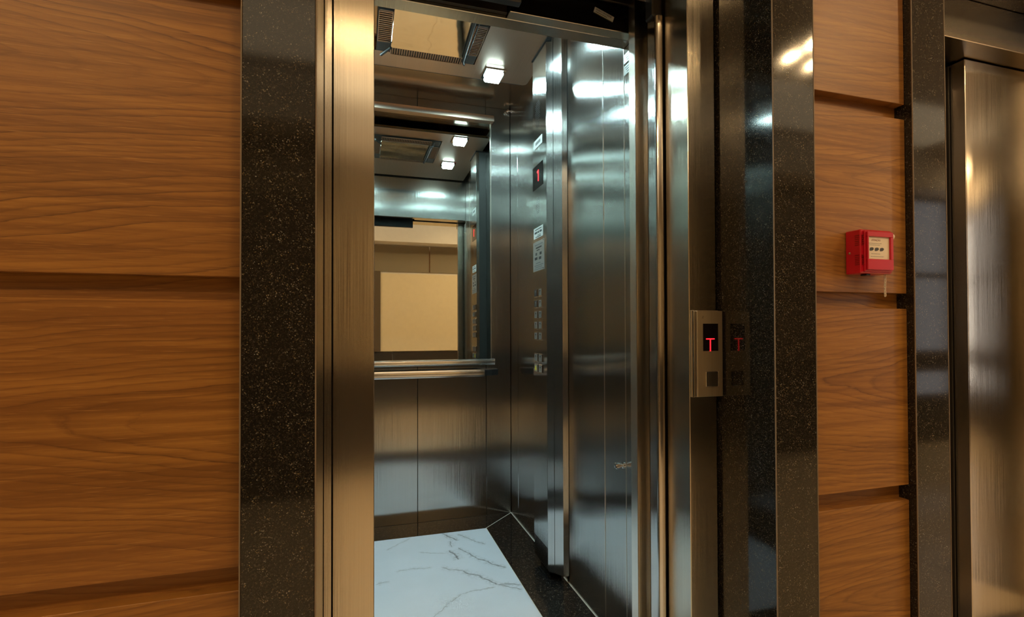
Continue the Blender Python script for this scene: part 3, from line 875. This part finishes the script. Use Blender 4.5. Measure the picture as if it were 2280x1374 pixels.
# ------------------------------------------------------------------ fire alarm call point
fx0, fx1, fy0, fz0, fz1 = 1.157, 1.258, .921, 1.187, 1.2935
fa = thing('fire_alarm_box', 'red break-glass fire alarm box on the wood panel with a chain', 'fire alarm', (1.2, .965, fz0))
B('housing', fx0, fx1, fy0 + .004, YW - .0003, fz0, fz1, RED_PLASTIC, fa, .002)
B('front_plate', fx0 + .008, fx1 - .003, fy0 - .001, fy0 + .0045, fz0 + .004, fz1 - .003, RED_PLASTIC, fa, .0015)
# raised window frame: four bars round the card
wx0, wx1, wz0, wz1 = fx0 + .0155, fx1 - .0155, fz0 + .034, fz1 - .018
mb = MB()
mb.box(fx0 + .011, fx1 - .006, fy0 - .006, fy0 - .001, wz1, fz1 - .006, .001)
mb.box(fx0 + .011, fx1 - .006, fy0 - .006, fy0 - .001, fz0 + .008, wz0, .001)
mb.box(fx0 + .011, wx0, fy0 - .006, fy0 - .001, wz0, wz1, .001).box(wx1, fx1 - .006, fy0 - .006, fy0 - .001, wz0, wz1, .001)
mb.build('window_frame', RED_PLASTIC, fa)
card = B('instruction_card', wx0, wx1, fy0 - .0018, fy0 - .0012, wz0, wz1, CREAM_CARD, fa)
wm = (wx0 + wx1) / 2
text_mesh('card_title', 'ATENÇÃO', .0062, PINK_INK, card, (wm - .008, fy0 - .0020, wz1 - .0085), (1, 0, 0), (0, 0, 1), .0001)
for (x0, x1, z) in ((wx0 + .004, wx0 + .046, wz1 - .016), (wx0 + .006, wx0 + .040, wz1 - .020), (wx0 + .012, wx0 + .040, wz0 + .013), (wx0 + .010, wx0 + .052, wz0 + .0065)):
    mb = MB(); x = x0
    while x < x1:
        w = rnd.uniform(.0012, .004); mb.box(x, min(x + w, x1), fy0 - .0020, fy0 - .0018, z - .0006, z + .0006); x += w + .0009
    mb.build('card_text_line', GREY_INK, card)
for k in range(3):
    cx = wx0 + .0125 + k * .0165
    mb = MB()
    z = wz1 - .0305
    pts = [(-.0070, -.003), (-.004, -.0045), (.0035, -.0030), (.0072, .000), (.0062, .0038), (.001, .0046), (-.0055, .0032)]
    q = [(cx + a * .98, fy0 - .0021, z + b) for a, b in pts]
    mb.quad(q); mb.quad([(p[0], p[1] + .0002, p[2]) for p in reversed(q)])
    mb.build('black_pictogram', INK, card)
# side ribs, screw, clear knob, cable gland
for grp in ((fz0 + .020, 6), (fz0 + .068, 6)):
    for k in range(grp[1]):
        z = grp[0] + k * .0046
        B('vent_slot', fx0 - .0006, fx0 + .002, fy0 + .006, fy0 + .018, z, z + .0018, RED_DARK, fa)
        B('vent_slot', fx0 + .0035, fx0 + .0085, fy0 + .0015, fy0 + .0045, z, z + .0018, RED_DARK, fa)
        B('vent_rib', fx1 - .001, fx1 + .0022, fy0 + .0025, fy0 + .012, z, z + .0024, RED_PLASTIC, fa)
MB().lathe((fx0, YW - .012, 1.238), (-1, 0, 0), [(0, .0032), (.0012, .003), (.002, .0)]).build('screw', CHROME, fa)
MB().lathe((fx1 - .001, fy0 + .006, fz1 - .014), (1, 0, 0), [(0, .0072), (.006, .0072), (.008, .005), (.0085, 0)]).build('clear_knob', CLEAR, fa)
B('cable_gland', fx0 + .028, fx0 + .042, fy0 + .012, fy0 + .028, fz0 - .004, fz0, BLACK, fa, .001)
ch = node('chain', (1.2625, .936, fz0 - .01)); ch.parent = fa; ch.location = Vector((1.2625, .936, fz0 - .01)) - W[fa.name]
for k in range(8):
    z = fz0 - .002 - k * .0070
    wide = (1, 0, 0) if k % 2 == 0 else (.35, .94, 0)
    MB().torus_link((1.2525 + .0006 * math.sin(k), .938, z), (0, 0, 1), wide, .0105, .0068, .00095, 16, 6).build('chain_link', CLEAR, ch, smooth=True)
